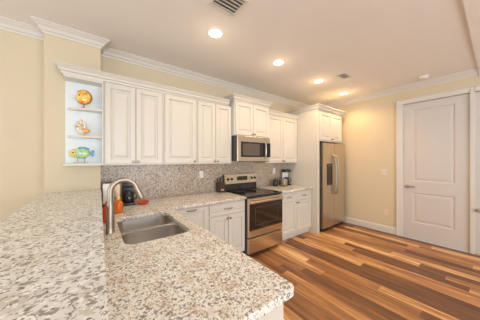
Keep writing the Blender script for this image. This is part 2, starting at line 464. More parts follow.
# ------------------------------------------------------------------ cabinets
DOOR_STEPS = [(0.050, 0), (0.053, 0.004), (0.058, 0.017), (0.072, 0.0175), (0.094, 0.005), (0.098, 0.005)]
DRAWER_STEPS = [(0.024, 0), (0.027, 0.004), (0.031, 0.011), (0.038, 0.011), (0.050, 0.003), (0.052, 0.003)]
def knob_at(parent, x, y, z):
    return obj('knob', add_lathe(bmesh.new(), [(0.001, 0), (0.008, 0), (0.0055, 0.006), (0.006, 0.012), (0.014, 0.017), (0.0155, 0.023), (0.010, 0.028), (0.001, 0.029)], (x, y, z), 16, 'Y'), M['bronze'], parent, True)
def pull_at(parent, x, y, z, w=0.10):
    bm = bmesh.new()
    pts = []
    for k in range(13):
        a = k/12; pts.append((x-w/2+w*a, y-0.024*math.sin(PI*a)**0.5 if 0 < a < 1 else y, z))
    add_tube(bm, pts, [0.0065+0.004*math.sin(PI*k/12) for k in range(13)], 10)
    for s in (-1, 1): add_lathe(bm, [(0.001, 0), (0.009, 0), (0.007, 0.004), (0.001, 0.005)], (x+s*w/2, y, z), 12, 'Y')
    return obj('pull', bm, M['bronze'], parent, True)

def cabinet(name, label, x0, x1, yf, yb, z0, z1, doors=(), drawers=(), toe=0.0, group=None, steps=DOOR_STEPS, hollow=False):
    """doors: (xa, xb, za, zb, knobx, knobz) in world coordinates; the face frame is at yf, doors stand 0.02 in front"""
    t = thing(name, label, 'cabinet', ((x0+x1)/2, yb, z0 if not toe else 0), 0, group)
    off = Matrix.Translation(-Vector(t.location))
    def P(bm): bmesh.ops.transform(bm, matrix=off, verts=bm.verts); return bm
    bm = box(x0, x1, yf, yb, z0, z1, 0.0015)
    if toe: add_box(bm, x0, x1, yf+toe, yb, 0, z0)
    obj('body', P(bm), M['cab'], t)
    for xa, xb, za, zb, kx, kz in doors:
        d = obj('door', P(add_panel(bmesh.new(), xa, xb, za, zb, yf-0.02, 0.02, DOOR_STEPS)), M['cab'], t)
        if kx is not None: knob_at(d, kx-t.location.x, yf-0.02-t.location.y, kz-t.location.z)
    for xa, xb, za, zb, pw in drawers:
        d = obj('drawer', P(add_panel(bmesh.new(), xa, xb, za, zb, yf-0.02, 0.02, DRAWER_STEPS)), M['cab'], t)
        pull_at(d, (xa+xb)/2-t.location.x, yf-0.02-t.location.y, (za+zb)/2-t.location.z, pw)
    return t

WY = YB - 0.001
UB, UT, UF = 1.400, 2.339, 2.640
def pair(x0, x1, z0, z1, kz, mar=0.016, gap=0.009, kd=0.026):
    xm = (x0+x1)/2
    return [(x0+mar, xm-gap/2, z0, z1, xm-kd, kz), (xm+gap/2, x1-mar, z0, z1, xm+kd, kz)]
cabinet('wall_cabinet', 'white two-door wall cabinet beside the open ornament shelves', 0.072, 0.712, UF, WY, UB, UT, pair(0.072, 0.712, 1.418, 2.325, 1.44), group='white wall cabinets')
cabinet('wall_cabinet', 'white single-door wall cabinet, the only one with one door', 0.714, 1.184, UF, WY, UB, UT, [(0.734, 1.166, 1.418, 2.325, 1.140, 1.44)], group='white wall cabinets')
cabinet('wall_cabinet', 'white two-door wall cabinet immediately left of the microwave', 1.186, 1.800, UF, WY, UB, UT, pair(1.186, 1.800, 1.418, 2.325, 1.44), group='white wall cabinets')
cabinet('wall_cabinet', 'short, raised white two-door cabinet directly above the microwave', 1.803, 2.575, 2.560, WY, 1.862, 2.4295, pair(1.803, 2.575, 1.878, 2.405, 1.902), group='white wall cabinets')
cabinet('wall_cabinet', 'white two-door wall cabinet between the microwave and the tall refrigerator panel', 2.578, 3.515, UF, WY, UB, UT-0.0105, pair(2.60, 3.515, 1.418, 2.315, 1.44), group='white wall cabinets')
# fridge enclosure
FX0, FX1 = 3.572, 4.56
pn = obj('refrigerator_side_panel', box(3.518, 3.58, 2.14, WY, 0, 2.4645, 0.002), M['cab'])
tag(rebase(pn), 'tall plain white panel on the left side of the refrigerator', 'panel')
cabinet('wall_cabinet', 'short white two-door cabinet above the stainless refrigerator', 3.591, 4.50, 2.15, WY, 1.845, 2.4645, pair(3.591, 4.50, 1.87, 2.43, 1.90, 0.03), group='white wall cabinets')

# cabinet crowns
cp = lambda top: crown_prof(top, 0.085, 0.062)
c1 = obj('cabinet_crown_molding', add_sweep(bmesh.new(), cp(2.425), [(-0.262, CY-0.001), (-0.262, UF), (1.735, UF)]), M['cab'])
tag(rebase(c1), 'white crown molding along the top of the long left run of wall cabinets', 'molding', 'cabinet crown moldings')
c2 = obj('cabinet_crown_molding', add_sweep(bmesh.new(), cp(2.515), [(1.803, WY), (1.803, 2.560), (2.575, 2.560), (2.575, WY)]), M['cab'])
tag(rebase(c2), 'white crown molding on the raised cabinet above the microwave', 'molding', 'cabinet crown moldings')
c3 = obj('cabinet_crown_molding', add_sweep(bmesh.new(), cp(2.415), [(2.577, UF), (3.516, UF)]), M['cab'])
tag(rebase(c3), 'white crown molding between the microwave cabinet and refrigerator panel', 'molding', 'cabinet crown moldings')
c4 = obj('cabinet_crown_molding', add_sweep(bmesh.new(), cp(2.55), [(3.518, WY), (3.518, 2.14), (4.50, 2.14), (4.50, WY)]), M['cab'])
tag(rebase(c4), 'white crown molding around the top of the refrigerator enclosure', 'molding', 'cabinet crown moldings')

# open end shelves
t = thing('display_shelf', 'white open end shelf with pale blue back, holding three ornaments', 'shelf', (-0.095, CY, 1.40))
ox, oy, oz = t.location
SX0, SX1 = -0.262, 0.071
def W2(bm): return bmesh.ops.transform(bm, matrix=Matrix.Translation((-ox, -oy, -oz)), verts=bm.verts) or bm
bm = bmesh.new()
add_box(bm, SX0+0.004, SX1, UF-0.018, CY-0.002, 1.400, 1.425, 0.002)
add_box(bm, SX0+0.004, SX1, UF-0.018, CY-0.002, 2.305, 2.3395)
add_box(bm, SX1-0.012, SX1, UF-0.018, CY-0.002, 1.425, 2.305)
obj('frame', W2(bm), M['cab'], t)
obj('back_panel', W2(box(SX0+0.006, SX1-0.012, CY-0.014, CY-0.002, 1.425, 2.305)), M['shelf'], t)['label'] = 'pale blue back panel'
for z in (1.712, 2.010):
    xs0, xs1 = SX0+0.022, SX1-0.013
    poly = [(xs1, CY-0.015), (xs0, CY-0.015)]
    for k in range(13):
        a = k/12
        poly.append((xs0+(xs1-xs0)*a, CY-0.022-0.128*math.sin(a*PI/2)**0.75))
    obj('shelf_board', W2(add_prism(bmesh.new(), poly, z-0.011, z+0.011)), M['cab'], t)

# base cabinets along the back wall
BF = 2.285
CT0, CT1 = 0.879, 0.914
cabinet('base_cabinet', 'white base cabinet with one tall pull-out front beside the sink corner', 0.70, 1.183, BF, WY-0.02, 0.10, CT0-0.001, [(0.715, 1.175, 0.125, 0.862, None, None)], toe=0.075, group='white base cabinets')
bc = bpy.context.scene.objects['base_cabinet']
dr = [c for c in bc.children if c.name.startswith('door')][0]
pull_at(dr, 0.950-bc.location.x, BF-0.02-bc.location.y, 0.838-bc.location.z, 0.12)
cabinet('base_cabinet', 'white base cabinet with drawer over two doors immediately left of the range', 1.185, 1.798, BF, WY-0.02, 0.10, CT0-0.001,
        pair(1.185, 1.798, 0.125, 0.690, 0.650, 0.014), [(1.199, 1.784, 0.708, 0.862, 0.13)], toe=0.075, group='white base cabinets')
cabinet('base_cabinet', 'white base cabinet with two drawers over two doors right of the range', 2.562, 3.516, BF, WY-0.02, 0.10, CT0-0.001,
        pair(2.58, 3.488, 0.125, 0.690, 0.665, 0.014), [(2.594, 3.024, 0.708, 0.862, 0.10), (3.030, 3.474, 0.708, 0.862, 0.10)], toe=0.055, group='white base cabinets')

# peninsula base: open box of panels so that the sink bowls hang inside it
t = thing('peninsula_cabinet', 'white peninsula base cabinet under the sink counter with plain end panel', 'cabinet', (0.36, 1.4, 0))
ox, oy, oz = t.location
bm = bmesh.new()
add_box(bm, 0.045, 0.655, 0.560, 0.580, 0.0, CT0-0.001, 0.001)
add_box(bm, 0.045, 0.065, 0.580, 2.26, 0.0, CT0-0.001)
add_box(bm, 0.637, 0.655, 0.580, 2.28, 0.10, CT0-0.001)
add_box(bm, 0.065, 0.637, 0.580, 2.26, 0.10, 0.118)
add_box(bm, 0.560, 0.578, 0.580, 2.26, 0.0, 0.10)
obj('body', W2(bm), M['cab'], t)
for k in range(4):
    ya, yb_ = 0.59 + k*0.405, 0.59 + (k+1)*0.405 - 0.006
    bm = add_panel(bmesh.new(), 0, yb_-ya, 0.125, 0.862, 0, 0.02, DOOR_STEPS)
    mt = Matrix.Translation((0.676, ya, 0)) @ Matrix.Rotation(PI/2, 4, 'Z')
    bmesh.ops.transform(bm, matrix=mt, verts=bm.verts)
    d = obj('door', W2(bm), M['cab'], t)
    ky = (yb_-0.03 if k % 2 == 0 else ya+0.03)
    obj('knob', W2(add_lathe(bmesh.new(), [(0.001, 0), (0.008, 0), (0.006, -0.012), (0.015, -0.020), (0.001, -0.028)], (0.676, ky, 0.82), 14, 'X')), M['bronze'], d, True)

# ------------------------------------------------------------------ granite
PX0, PX1, PY0 = 0.052, 0.700, 0.522
outer = [(0.030, PY0)]
for k in range(9):
    a = math.radians(-90 + 90*k/8); outer.append((PX1-0.035+0.035*math.cos(a), PY0+0.035+0.035*math.sin(a)))
for k in range(7):
    a = math.radians(180 - 90*k/6); outer.append((PX1+0.05+0.05*math.cos(a), 2.245-0.05+0.05*math.sin(a)))
outer += [(1.798, 2.245), (1.798, 2.948), (PX0, 2.948)]
SK = (0.152, 0.598, 1.415, 2.150)
hole = rrect(SK[0], SK[1], SK[2], SK[3], 0.075)[::-1]
ct = curve_slab('granite_countertop', [outer, hole], CT0, CT1, M['granite'])
tag(ct, 'L-shaped speckled cream granite countertop with the sink cut into it', 'countertop', 'granite countertops')
ct2 = curve_slab('granite_countertop', [[(2.562, 2.245), (3.516, 2.245), (3.516, 2.948), (2.562, 2.948)]], CT0, CT1, M['granite'])
tag(ct2, 'short granite countertop between the range and the refrigerator panel', 'countertop', 'granite countertops')
bs = obj('granite_backsplash', box(CX1+0.001, 3.516, 2.949, WY, CT1+0.001, UB-0.002, 0.001), M['granite_splash'])
tag(bs, 'full-height speckled brown granite backsplash under the wall cabinets', 'backsplash')
# raised bar
struct('wall_bar', add_prism(bmesh.new(), [(-0.12, -0.9), (-0.021, -0.9), (0.035, CY-0.001), (-0.12, CY-0.001)], 0, 1.087), M['wall'])
rs = obj('granite_riser', add_prism(bmesh.new(), [(-0.020, -0.9), (0.0005, -0.9), (0.0535, CY-0.001), (0.036, CY-0.001)], CT1+0.0005, 1.0865), M['granite'])
tag(rs, 'narrow vertical granite strip between sink counter and raised bar', 'backsplash')
bar = curve_slab('bar_countertop', [[(CX0, -0.9), (0.002, -0.9), (0.056, CY-0.002), (CX0, CY-0.002)]], 1.0875, 1.120, M['granite_bar'])
tag(bar, 'raised white speckled granite bar top in the left foreground', 'countertop')

# ------------------------------------------------------------------ sink
t = thing('kitchen_sink', 'stainless undermount double-bowl sink set in the granite peninsula', 'sink', (0.374, 1.81, 0.66))
ox, oy, oz = t.location
fl = curve_slab('rim', [rrect(0.130, 0.620, 1.392, 2.172, 0.085), rrect(0.156, 0.594, 1.422, 1.786, 0.070)[::-1], rrect(0.156, 0.594, 1.816, 2.143, 0.070)[::-1]], 0.866, 0.8775, M['sink'], t, 0.003)
fl.data.transform(Matrix.Translation((-ox, -oy, -oz)))
for y0, y1 in ((1.422, 1.786), (1.816, 2.143)):
    bm = bmesh.new(); rings = []
    for ins, z, r in ((0, 0.876, 0.065), (0.003, 0.80, 0.065), (0.008, 0.72, 0.065), (0.018, 0.692, 0.064), (0.040, 0.680, 0.050)):
        rings.append([bm.verts.new((x, y, z)) for x, y in rrect(0.156+ins, 0.594-ins, y0+ins, y1-ins, r, 6)])
    for a, b in zip(rings, rings[1:]):
        n = len(a)
        for k in range(n): bm.faces.new((a[k], a[(k+1) % n], b[(k+1) % n], b[k]))
    bm.faces.new(rings[-1])
    o = obj('bowl', W2(bm), M['sink'], t, True)
    obj('drain', W2(add_lathe(bmesh.new(), [(0.001, 0.681), (0.043, 0.681), (0.040, 0.685), (0.028, 0.684), (0.026, 0.6815), (0.001, 0.6815)], (0.374, (y0+y1)/2, 0), 20)), M['nickel'], t, True)

# faucet
t = thing('faucet', 'tall brushed nickel gooseneck faucet arching over the sink', 'faucet', (0.090, 1.745, CT1))
obj('base', add_lathe(bmesh.new(), [(0.001, 0.0), (0.031, 0.0), (0.031, 0.006), (0.029, 0.012), (0.0285, 0.06), (0.026, 0.12), (0.0235, 0.19), (0.0208, 0.23), (0.001, 0.23)], seg=28), M['nickel'], t, True)
pts = [(0, 0, 0.16), (0, 0, 0.22), (0, 0, 0.30)]
R = 0.088
for k in range(1, 17):
    a = PI - PI*0.90*k/16; pts.append((R+R*math.cos(a), 0, 0.305+R*math.sin(a)))
obj('neck', add_tube(bmesh.new(), pts, 0.0200, 18), M['nickel'], t, True)
e = Vector(pts[-1]); dv = (Vector(pts[-1])-Vector(pts[-2])).normalized()
obj('spray_head', add_tube(bmesh.new(), [e, e+dv*0.008, e+dv*0.02, e+dv*0.07, e+dv*0.10, e+dv*0.112], [0.0202, 0.0212, 0.0215, 0.0245, 0.0255, 0.022], 18), M['nickel'], t, True)
bm = add_tube(bmesh.new(), [(0, -0.020, 0.075), (0, -0.040, 0.078)], 0.013, 14)
add_tube(bm, [(0, -0.035, 0.080), (0, -0.050, 0.105), (0, -0.060, 0.14)], [0.007, 0.0065, 0.005], 10)
# lever sits behind the body, towards the wall
bmesh.ops.transform(bm, matrix=Matrix.Rotation(PI, 4, 'Z'), verts=bm.verts)
obj('lever', bm, M['nickel'], t, True)

# bottles, dish, appliances in the corner
def bottle(name, label, x, y, prof, m, cap_prof, capm, seg=24, sx=1.0):
    t = thing(name, label, 'bottle', (x, y, CT1))
    b = add_lathe(bmesh.new(), prof, seg=seg); bmesh.ops.scale(b, vec=(sx, 1, 1), verts=b.verts)
    obj('body', b, m, t, True)
    obj('cap', add_lathe(bmesh.new(), cap_prof, seg=18), capm, t, True)
    return t
bottle('soap_bottle', 'bright orange soap bottle between the faucet and coffee maker', 0.192, 2.36,
       [(0.001, 0), (0.040, 0.002), (0.043, 0.012), (0.043, 0.09), (0.036, 0.115), (0.018, 0.130), (0.016, 0.140), (0.001, 0.140)], M['orange'],
       [(0.001, 0.140), (0.018, 0.140), (0.017, 0.158), (0.009, 0.162), (0.008, 0.176), (0.001, 0.177)], M['cap'])
bottle('soap_bottle', 'slim red bottle tucked behind the faucet against the bar', 0.078, 2.06,
       [(0.001, 0), (0.026, 0.002), (0.028, 0.010), (0.028, 0.11), (0.020, 0.135), (0.011, 0.145), (0.001, 0.146)], M['red'],
       [(0.001, 0.146), (0.013, 0.146), (0.013, 0.165), (0.007, 0.168), (0.006, 0.185), (0.001, 0.186)], M['red'])
t = thing('toaster', 'white and tan toaster with black base in the far left counter corner', 'toaster', (0.150, 2.74, CT1), math.radians(-4))
obj('base', box(-0.085, 0.098, -0.085, 0.085, 0.0, 0.04, 0.008), M['black'], t)['label'] = 'black base'
obj('body', box(-0.078, 0.03, -0.078, 0.078, 0.041, 0.275, 0.014), M['white'], t, True)['label'] = 'white housing'
obj('side_panel', box(0.031, 0.092, -0.078, 0.078, 0.041, 0.268, 0.012), M['tan'], t, True)['label'] = 'tan metal side'
bm = box(-0.06, 0.075, -0.045, -0.015, 0.270, 0.280, 0.002); add_box(bm, -0.06, 0.075, 0.015, 0.045, 0.270, 0.280, 0.002)
obj('slot_trim', bm, M['black'], t)
obj('lever', box(0.04, 0.08, -0.100, -0.079, 0.10, 0.115, 0.004), M['black'], t)

def coffee_maker(label, x, y, rz, s=1.0, tank=M['black'], col=M['black'], h=0.30):
    t = thing('coffee_maker', label, 'coffee maker', (x, y, CT1), rz)
    K = lambda v: v*s
    obj('base', box(K(-0.085), K(0.085), K(-0.10), K(0.10), 0, 0.032, 0.008), M['black'], t, True)
    obj('column', box(K(-0.080), K(0.080), K(0.045), K(0.10), 0.033, h-0.06, 0.008), tank, t, True)
    obj('brew_head', box(K(-0.082), K(0.082), K(-0.085), K(0.10), h-0.059, h, 0.012), col, t, True)
    c = obj('carafe', add_lathe(bmesh.new(), [(0.001, 0.034), (K(0.052), 0.034), (K(0.066), 0.055), (K(0.068), 0.085), (K(0.060), 0.120), (K(0.044), 0.148), (K(0.046), 0.158), (0.001, 0.158)], (0, K(-0.030), 0), 28), M['glass_black'], t, True)
    c['label'] = 'dark glass carafe'
    obj('lid', add_lathe(bmesh.new(), [(0.001, 0.159), (K(0.047), 0.159), (K(0.045), 0.172), (0.001, 0.175)], (0, K(-0.030), 0), 24), M['black'], c, True)
    obj('handle', add_tube(bmesh.new(), [(K(0.045), K(-0.045), 0.152), (K(0.085), K(-0.060), 0.150), (K(0.100), K(-0.066), 0.115), (K(0.090), K(-0.062), 0.075), (K(0.066), K(-0.05), 0.062)], 0.008, 10), M['black'], c, True)
    return t
coffee_maker('black drip coffee maker with round carafe near the sink corner', 0.328, 2.72, math.radians(-5), 0.82, h=0.275)
t = thing('red_dish', 'shallow red dish on the counter behind the faucet spout', 'dish', (0.474, 2.65, CT1))
obj('bowl', add_lathe(bmesh.new(), [(0.001, 0.0), (0.045, 0.0), (0.064, 0.018), (0.074, 0.030), (0.072, 0.034), (0.060, 0.022), (0.045, 0.008), (0.001, 0.008)], seg=32), M['red'], t, True)

# utensil block left of the range
t = thing('knife_block', 'dark brown knife block with black-handled knives left of the range', 'knife block', (1.712, 2.84, CT1))
obj('block', add_prism(bmesh.new(), [(-0.052, -0.06), (0.052, -0.06), (0.052, 0.06), (-0.052, 0.06)], 0, 0.165), M['brown'], t)
for i, (dx, dy, hh, lean) in enumerate(((-0.045, 0.02, 0.085, -0.3), (-0.016, -0.02, 0.065, -0.05), (0.016, 0.03, 0.095, 0.1), (0.045, -0.01, 0.120, 0.25), (0.0, 0.02, 0.08, 0.0))):
    obj('knife_handle', add_tube(bmesh.new(), [(dx*0.8, dy, 0.163), (dx*0.8+lean*hh*0.4, dy, 0.163+hh*0.45), (dx*0.8+lean*hh*0.8, dy, 0.163+hh*0.85)], [0.008, 0.010, 0.011], 10), M['black'], t, True)
obj('badge', box(-0.028, 0.028, -0.0625, -0.0605, 0.035, 0.055), M['tan'], t)['label'] = 'small pale metal badge'

# right counter items
t = thing('canister', 'small black lidded canister right of the range on the counter', 'canister', (3.020, 2.80, CT1))
obj('body', add_lathe(bmesh.new(), [(0.001, 0), (0.050, 0), (0.053, 0.006), (0.053, 0.115), (0.050, 0.12), (0.001, 0.12)]), M['black'], t, True)
obj('lid', add_lathe(bmesh.new(), [(0.001, 0.121), (0.052, 0.121), (0.050, 0.138), (0.018, 0.144), (0.014, 0.158), (0.001, 0.16)]), M['black'], t, True)
t = thing('toaster', 'small upright brushed metal toaster on the counter right of the range', 'toaster', (3.165, 2.72, CT1), math.radians(8))
obj('body', box(-0.060, 0.060, -0.075, 0.075, 0.012, 0.155, 0.018), M['steel'], t, True)['label'] = 'pale metal housing'
obj('base', box(-0.055, 0.055, -0.07, 0.07, 0.0, 0.012), M['black'], t)
bm = box(-0.040, -0.012, -0.055, 0.055, 0.153, 0.157); add_box(bm, 0.012, 0.040, -0.055, 0.055, 0.153, 0.157)
obj('slot', bm, M['black'], t)
coffee_maker('coffee maker with pale tank and black top beside refrigerator panel', 3.365, 2.80, math.radians(-20), 0.84, tank=M['white'], h=0.34)

# ------------------------------------------------------------------ range
RX0, RX1, RF = 1.806, 2.553, 2.20
t = thing('kitchen_range', 'freestanding stainless electric range with black glass cooktop and oven door', 'range', ((RX0+RX1)/2, 2.6, 0))
ox, oy, oz = t.location
bm = box(RX0, RX1, RF+0.045, 2.92, 0.03, 0.900, 0.002)
for x in (RX0+0.04, RX1-0.04):
    for y in (RF+0.10, 2.86): add_lathe(bm, [(0.001, 0), (0.018, 0), (0.018, 0.031), (0.001, 0.031)], (x, y, 0), 12)
obj('body', W2(bm), M['grey'], t)
ck = obj('cooktop', W2(box(RX0, RX1, RF+0.002, 2.86, 0.9015, 0.922, 0.004)), M['glass_black'], t)
for bx, by, br in ((2.0, 2.38, 0.10), (2.36, 2.38, 0.085), (2.0, 2.66, 0.075), (2.36, 2.66, 0.10)):
    obj('burner_ring', W2(add_lathe(bmesh.new(), [(br-0.004, 0.9222), (br, 0.9222), (br, 0.9228), (br-0.004, 0.9228)], (bx, by, 0), 36)), M['grey'], ck)
# back guard
bm = bmesh.new()
def prism_yz(bm, poly, x0, x1):
    a = [bm.verts.new((x0, y, z)) for y, z in poly]; b = [bm.verts.new((x1, y, z)) for y, z in poly]; n = len(poly)
    bm.faces.new(a); bm.faces.new(b[::-1])
    for i in range(n): bm.faces.new((a[i], b[i], b[(i+1) % n], a[(i+1) % n]))
    bmesh.ops.recalc_face_normals(bm, faces=bm.faces); return bm
bg = obj('back_guard', W2(prism_yz(bm, [(2.862, 0.9015), (2.945, 0.9015), (2.945, 1.190), (2.885, 1.190)], RX0+0.012, RX1-0.004)), M['glass_black'], t)
cpn = obj('control_panel', W2(prism_yz(bmesh.new(), [(2.858, 1.035), (2.875, 1.035), (2.884, 1.188), (2.878, 1.198), (2.870, 1.198)], RX0+0.004, RX1)), M['steel_h'], t)
for kx in (1.875, 1.955, 2.420, 2.500):
    k = obj('knob', W2(add_lathe(bmesh.new(), [(0.001, 0), (0.023, 0), (0.021, 0.006), (0.019, 0.024), (0.001, 0.026)], (kx, 2.864, 1.118), 20, 'Y')), M['black'], cpn, True)
obj('display', W2(box(2.075, 2.315, 2.8595, 2.868, 1.085, 1.158, 0.002)), M['display'], cpn)
# oven door
od = obj('oven_door', W2(box(RX0+0.004, RX1-0.004, RF, RF+0.044, 0.302, 0.884, 0.004)), M['steel_h'], t)
obj('window', W2(box(RX0+0.012, RX1-0.012, RF-0.004, RF+0.001, 0.405, 0.800, 0.002)), M['oven_glass'], od)
bm = bmesh.new()
add_box(bm, RX0+0.020, RX1-0.020, RF-0.052, RF-0.030, 0.812, 0.846, 0.009, 3)
for x in (RX0+0.045, RX1-0.045): add_box(bm, x-0.012, x+0.012, RF-0.034, RF+0.001, 0.818, 0.840, 0.003)
obj('handle', W2(bm), M['steel_h'], od, True)
# inner window outline of the oven
bm = bmesh.new()
for a, b, c, d in ((1.93, 2.43, 0.735, 0.742), (1.93, 2.43, 0.470, 0.477), (1.93, 1.937, 0.47, 0.742), (2.423, 2.43, 0.47, 0.742)):
    add_box(bm, a, b, RF-0.0055, RF-0.0045, c, d)
obj('window_outline', W2(bm), M['grey'], od)
dw = obj('storage_drawer', W2(box(RX0+0.004, RX1-0.004, RF+0.002, RF+0.044, 0.062, 0.284, 0.004)), M['steel_h'], t)

# ------------------------------------------------------------------ microwave
MF = 2.485
MX0, MX1, MZ0, MZ1 = 1.812, 2.545, 1.438, 1.860
t = thing('microwave', 'stainless over-the-range microwave below the raised cabinet', 'microwave', ((MX0+MX1)/2, 2.70, MZ0))
ox, oy, oz = t.location
obj('body', W2(box(MX0, MX1, MF+0.026, WY-0.022, MZ0+0.004, MZ1-0.001, 0.002)), M['grey'], t)
d = obj('door', W2(box(MX0, MX0+0.700, MF, MF+0.025, MZ0, MZ1-0.002, 0.005)), M['steel_h'], t)
obj('control_panel', W2(box(MX0+0.7015, MX1, MF, MF+0.025, MZ0, MZ1-0.002, 0.004)), M['steel_h'], t)
obj('window_frame', W2(box(MX0+0.065, MX0+0.735, MF-0.004, MF+0.001, MZ0+0.070, MZ1-0.100, 0.002)), M['glass_black'], d)
obj('window', W2(box(MX0+0.105, MX0+0.470, MF-0.006, MF-0.0035, MZ0+0.098, MZ1-0.128, 0.001)), M['micro_glass'], d)
bm = add_tube(bmesh.new(), [(MX0+0.585, MF-0.002, MZ0+0.055), (MX0+0.585, MF-0.036, MZ0+0.075), (MX0+0.585, MF-0.044, MZ0+0.13), (MX0+0.585, MF-0.046, MZ0+0.20), (MX0+0.585, MF-0.044, MZ0+0.27), (MX0+0.585, MF-0.036, MZ0+0.32), (MX0+0.585, MF-0.002, MZ0+0.34)], 0.012, 14)
obj('handle', W2(bm), M['steel'], d, True)
obj('vent_grille', W2(box(MX0+0.02, MX1-0.02, MF-0.001, MF+0.02, MZ0-0.006, MZ0+0.0005)), M['black'], t)

# ------------------------------------------------------------------ refrigerator
GX0, GX1, GF = 3.662, 4.585, 2.105
t = thing('refrigerator', 'stainless side-by-side refrigerator with ice and water dispenser', 'refrigerator', ((GX0+GX1)/2, 2.5, 0))
ox, oy, oz = t.location
bm = box(GX0-0.012, GX1+0.004, GF+0.072, 2.93, 0.05, 1.808, 0.004)
obj('body', W2(bm), M['grey'], t)
obj('kick_grille', W2(box(GX0+0.005, GX1-0.005, GF+0.045, GF+0.10, 0.0, 0.062, 0.003)), M['black'], t)
GM = GX0 + 0.455
def fridge_door(x0, x1):
    bm = bmesh.new(); n = 8; pl = []
    for k in range(n+1):
        a = k/n; pl.append((x0+(x1-x0)*a, GF+0.012*(2*a-1)**2*(1 if abs(2*a-1) < 0.99 else 1)))
    pl += [(x1, GF+0.068), (x0, GF+0.068)]
    add_prism(bm, pl, 0.068, 1.812)
    bmesh.ops.bevel(bm, geom=[e for e in bm.edges if abs(e.verts[0].co.z-e.verts[1].co.z) < 1e-6], offset=0.004, segments=2, affect='EDGES')
    return obj('door', W2(bm), M['steel'], t)
da = fridge_door(GX0, GM-0.003); db = fridge_door(GM+0.003, GX1)
for dd, hx in ((da, GM-0.050), (db, GM+0.050)):
    z0, z1 = 0.74, 1.55
    pts = [(hx, GF+0.004, z0)] + [(hx, GF-0.020-0.038*math.sin(PI*k/10)**0.6 if 0 < k < 10 else GF-0.020, z0+0.01+(z1-z0-0.02)*k/10) for k in range(11)] + [(hx, GF+0.004, z1)]
    obj('handle', W2(add_tube(bmesh.new(), pts, 0.016, 12)), M['nickel'], dd, True)
ds = obj('dispenser', W2(box(GX0+0.135, GX0+0.345, GF-0.006, GF+0.02, 0.94, 1.385, 0.006)), M['glass_black'], da)
obj('badge', W2(box(GX0+0.205, GX0+0.275, GF-0.0075, GF-0.0055, 1.335, 1.350)), M['nickel'], da)

# ------------------------------------------------------------------ outlets and switches
def plate(name, label, x, y, z, face, sw=False, group='wall plates', w=0.072, h=0.116, m=None):
    t = thing(name, label, 'switch' if sw else 'outlet', (x, y, z), 0 if face == 'Y' else -PI/2, group)
    obj('cover_plate', box(-w/2, w/2, -0.005, 0, -h/2, h/2, 0.002), m or M['white'], t)
    if sw: obj('switch_rocker', box(-0.016, 0.016, -0.009, -0.005, -0.032, 0.032, 0.002), m or M['white'], t)
    else:
        for s in (-1, 1): obj('socket', add_lathe(bmesh.new(), [(0.001, 0), (0.016, 0), (0.015, 0.003), (0.001, 0.003)], (0, -0.005, s*0.022), 16, 'Y'), m or M['white'], t)
    return t
plate('wall_outlet', 'white outlet on the granite left of the knife block', 1.405, 2.949, 1.222, 'Y', group='outlets')
plate('wall_outlet', 'white outlet on the granite between range and refrigerator panel', 3.14, 2.949, 1.222, 'Y', group='outlets')
plate('light_switch', 'light switch on the cream wall, the nearer to the door casing', XR, 1.40, 1.215, 'X', True, 'switches', w=0.085, m=M['trim'])
plate('light_switch', 'light switch on the cream wall, the nearer to the refrigerator', XR, 1.54, 1.210, 'X', True, 'switches', m=M['wall'])
plate('wall_outlet', 'low outlet on the cream wall left of the tall door', XR, 1.365, 0.405, 'X', group='outlets', m=M['almond'])

# ------------------------------------------------------------------ ceiling fixtures
lab = ['recessed ceiling light nearest the viewer, above the sink', 'recessed ceiling light second from the viewer, above the range front',
       'recessed ceiling light third from the viewer, just before the small square vent', 'recessed ceiling light farthest from the viewer, in front of the refrigerator']
for i, ((x, y), lb) in enumerate(zip(LIGHTS, lab)):
    t = thing('ceiling_light', lb, 'light', (x, y, CEIL), 0, 'recessed ceiling lights')
    bm = bmesh.new()
    add_lathe(bm, [(0.070, -0.001), (0.070, -0.006), (0.085, -0.008), (0.097, -0.004), (0.098, -0.0005), (0.075, -0.0005)], seg=36)
    obj('trim_ring', bm, M['baffle'], t, True)
    obj('lens', add_lathe(bmesh.new(), [(0.001, -0.0065), (0.055, -0.006), (0.0695, -0.004), (0.0695, -0.001), (0.001, -0.001)], seg=32), M['lamp'], t, True)
    g = bpy.data.lights.new('lamp_halo_fill', 'POINT'); g.energy = (0.5, 0.7, 1.2, 1.5)[i]; g.color = LAMP_COL[i]; g.shadow_soft_size = 0.06  # extra point light added below the lens to warm the ceiling around it
    go = bpy.data.objects.new('lamp_halo_fill', g); C.objects.link(go); go.parent = t; go.location = (0, 0, -0.16)
    L = bpy.data.lights.new('lamp', 'SPOT'); L.spot_size = math.radians(150); L.spot_blend = 0.6; L.energy = LAMP_W[i]; L.color = LAMP_COL[i]; L.shadow_soft_size = 0.07
    lo = bpy.data.objects.new('lamp', L); C.objects.link(lo); lo.parent = t; lo.location = (0, 0, -0.03)

def vent(label, x, y, w, h, n, rz=0.0):
    t = thing('ceiling_vent', label, 'vent', (x, y, CEIL), rz, 'ceiling vents')
    f = 0.022; bm = bmesh.new()
    for a, b, c, d in ((-w/2, w/2, -h/2, -h/2+f), (-w/2, w/2, h/2-f, h/2), (-w/2, -w/2+f, -h/2+f, h/2-f), (w/2-f, w/2, -h/2+f, h/2-f)):
        add_box(bm, a, b, c, d, -0.012, -0.0005, 0.002)
    obj('frame', bm, M['trim'], t)
    obj('backing', box(-w/2+f, w/2-f, -h/2+f, h/2-f, -0.003, -0.0008), M['gap'], t)
    for k in range(n):
        y0 = -h/2+f+(h-2*f)*(k+0.5)/n
        b = box(-w/2+f, w/2-f, -0.0145, 0.0145, -0.001, 0.001)
        bmesh.ops.transform(b, matrix=Matrix.Translation((0, y0, -0.012)) @ Matrix.Rotation(math.radians(24), 4, 'X'), verts=b.verts)
        obj('slat', b, M['trim'], t)
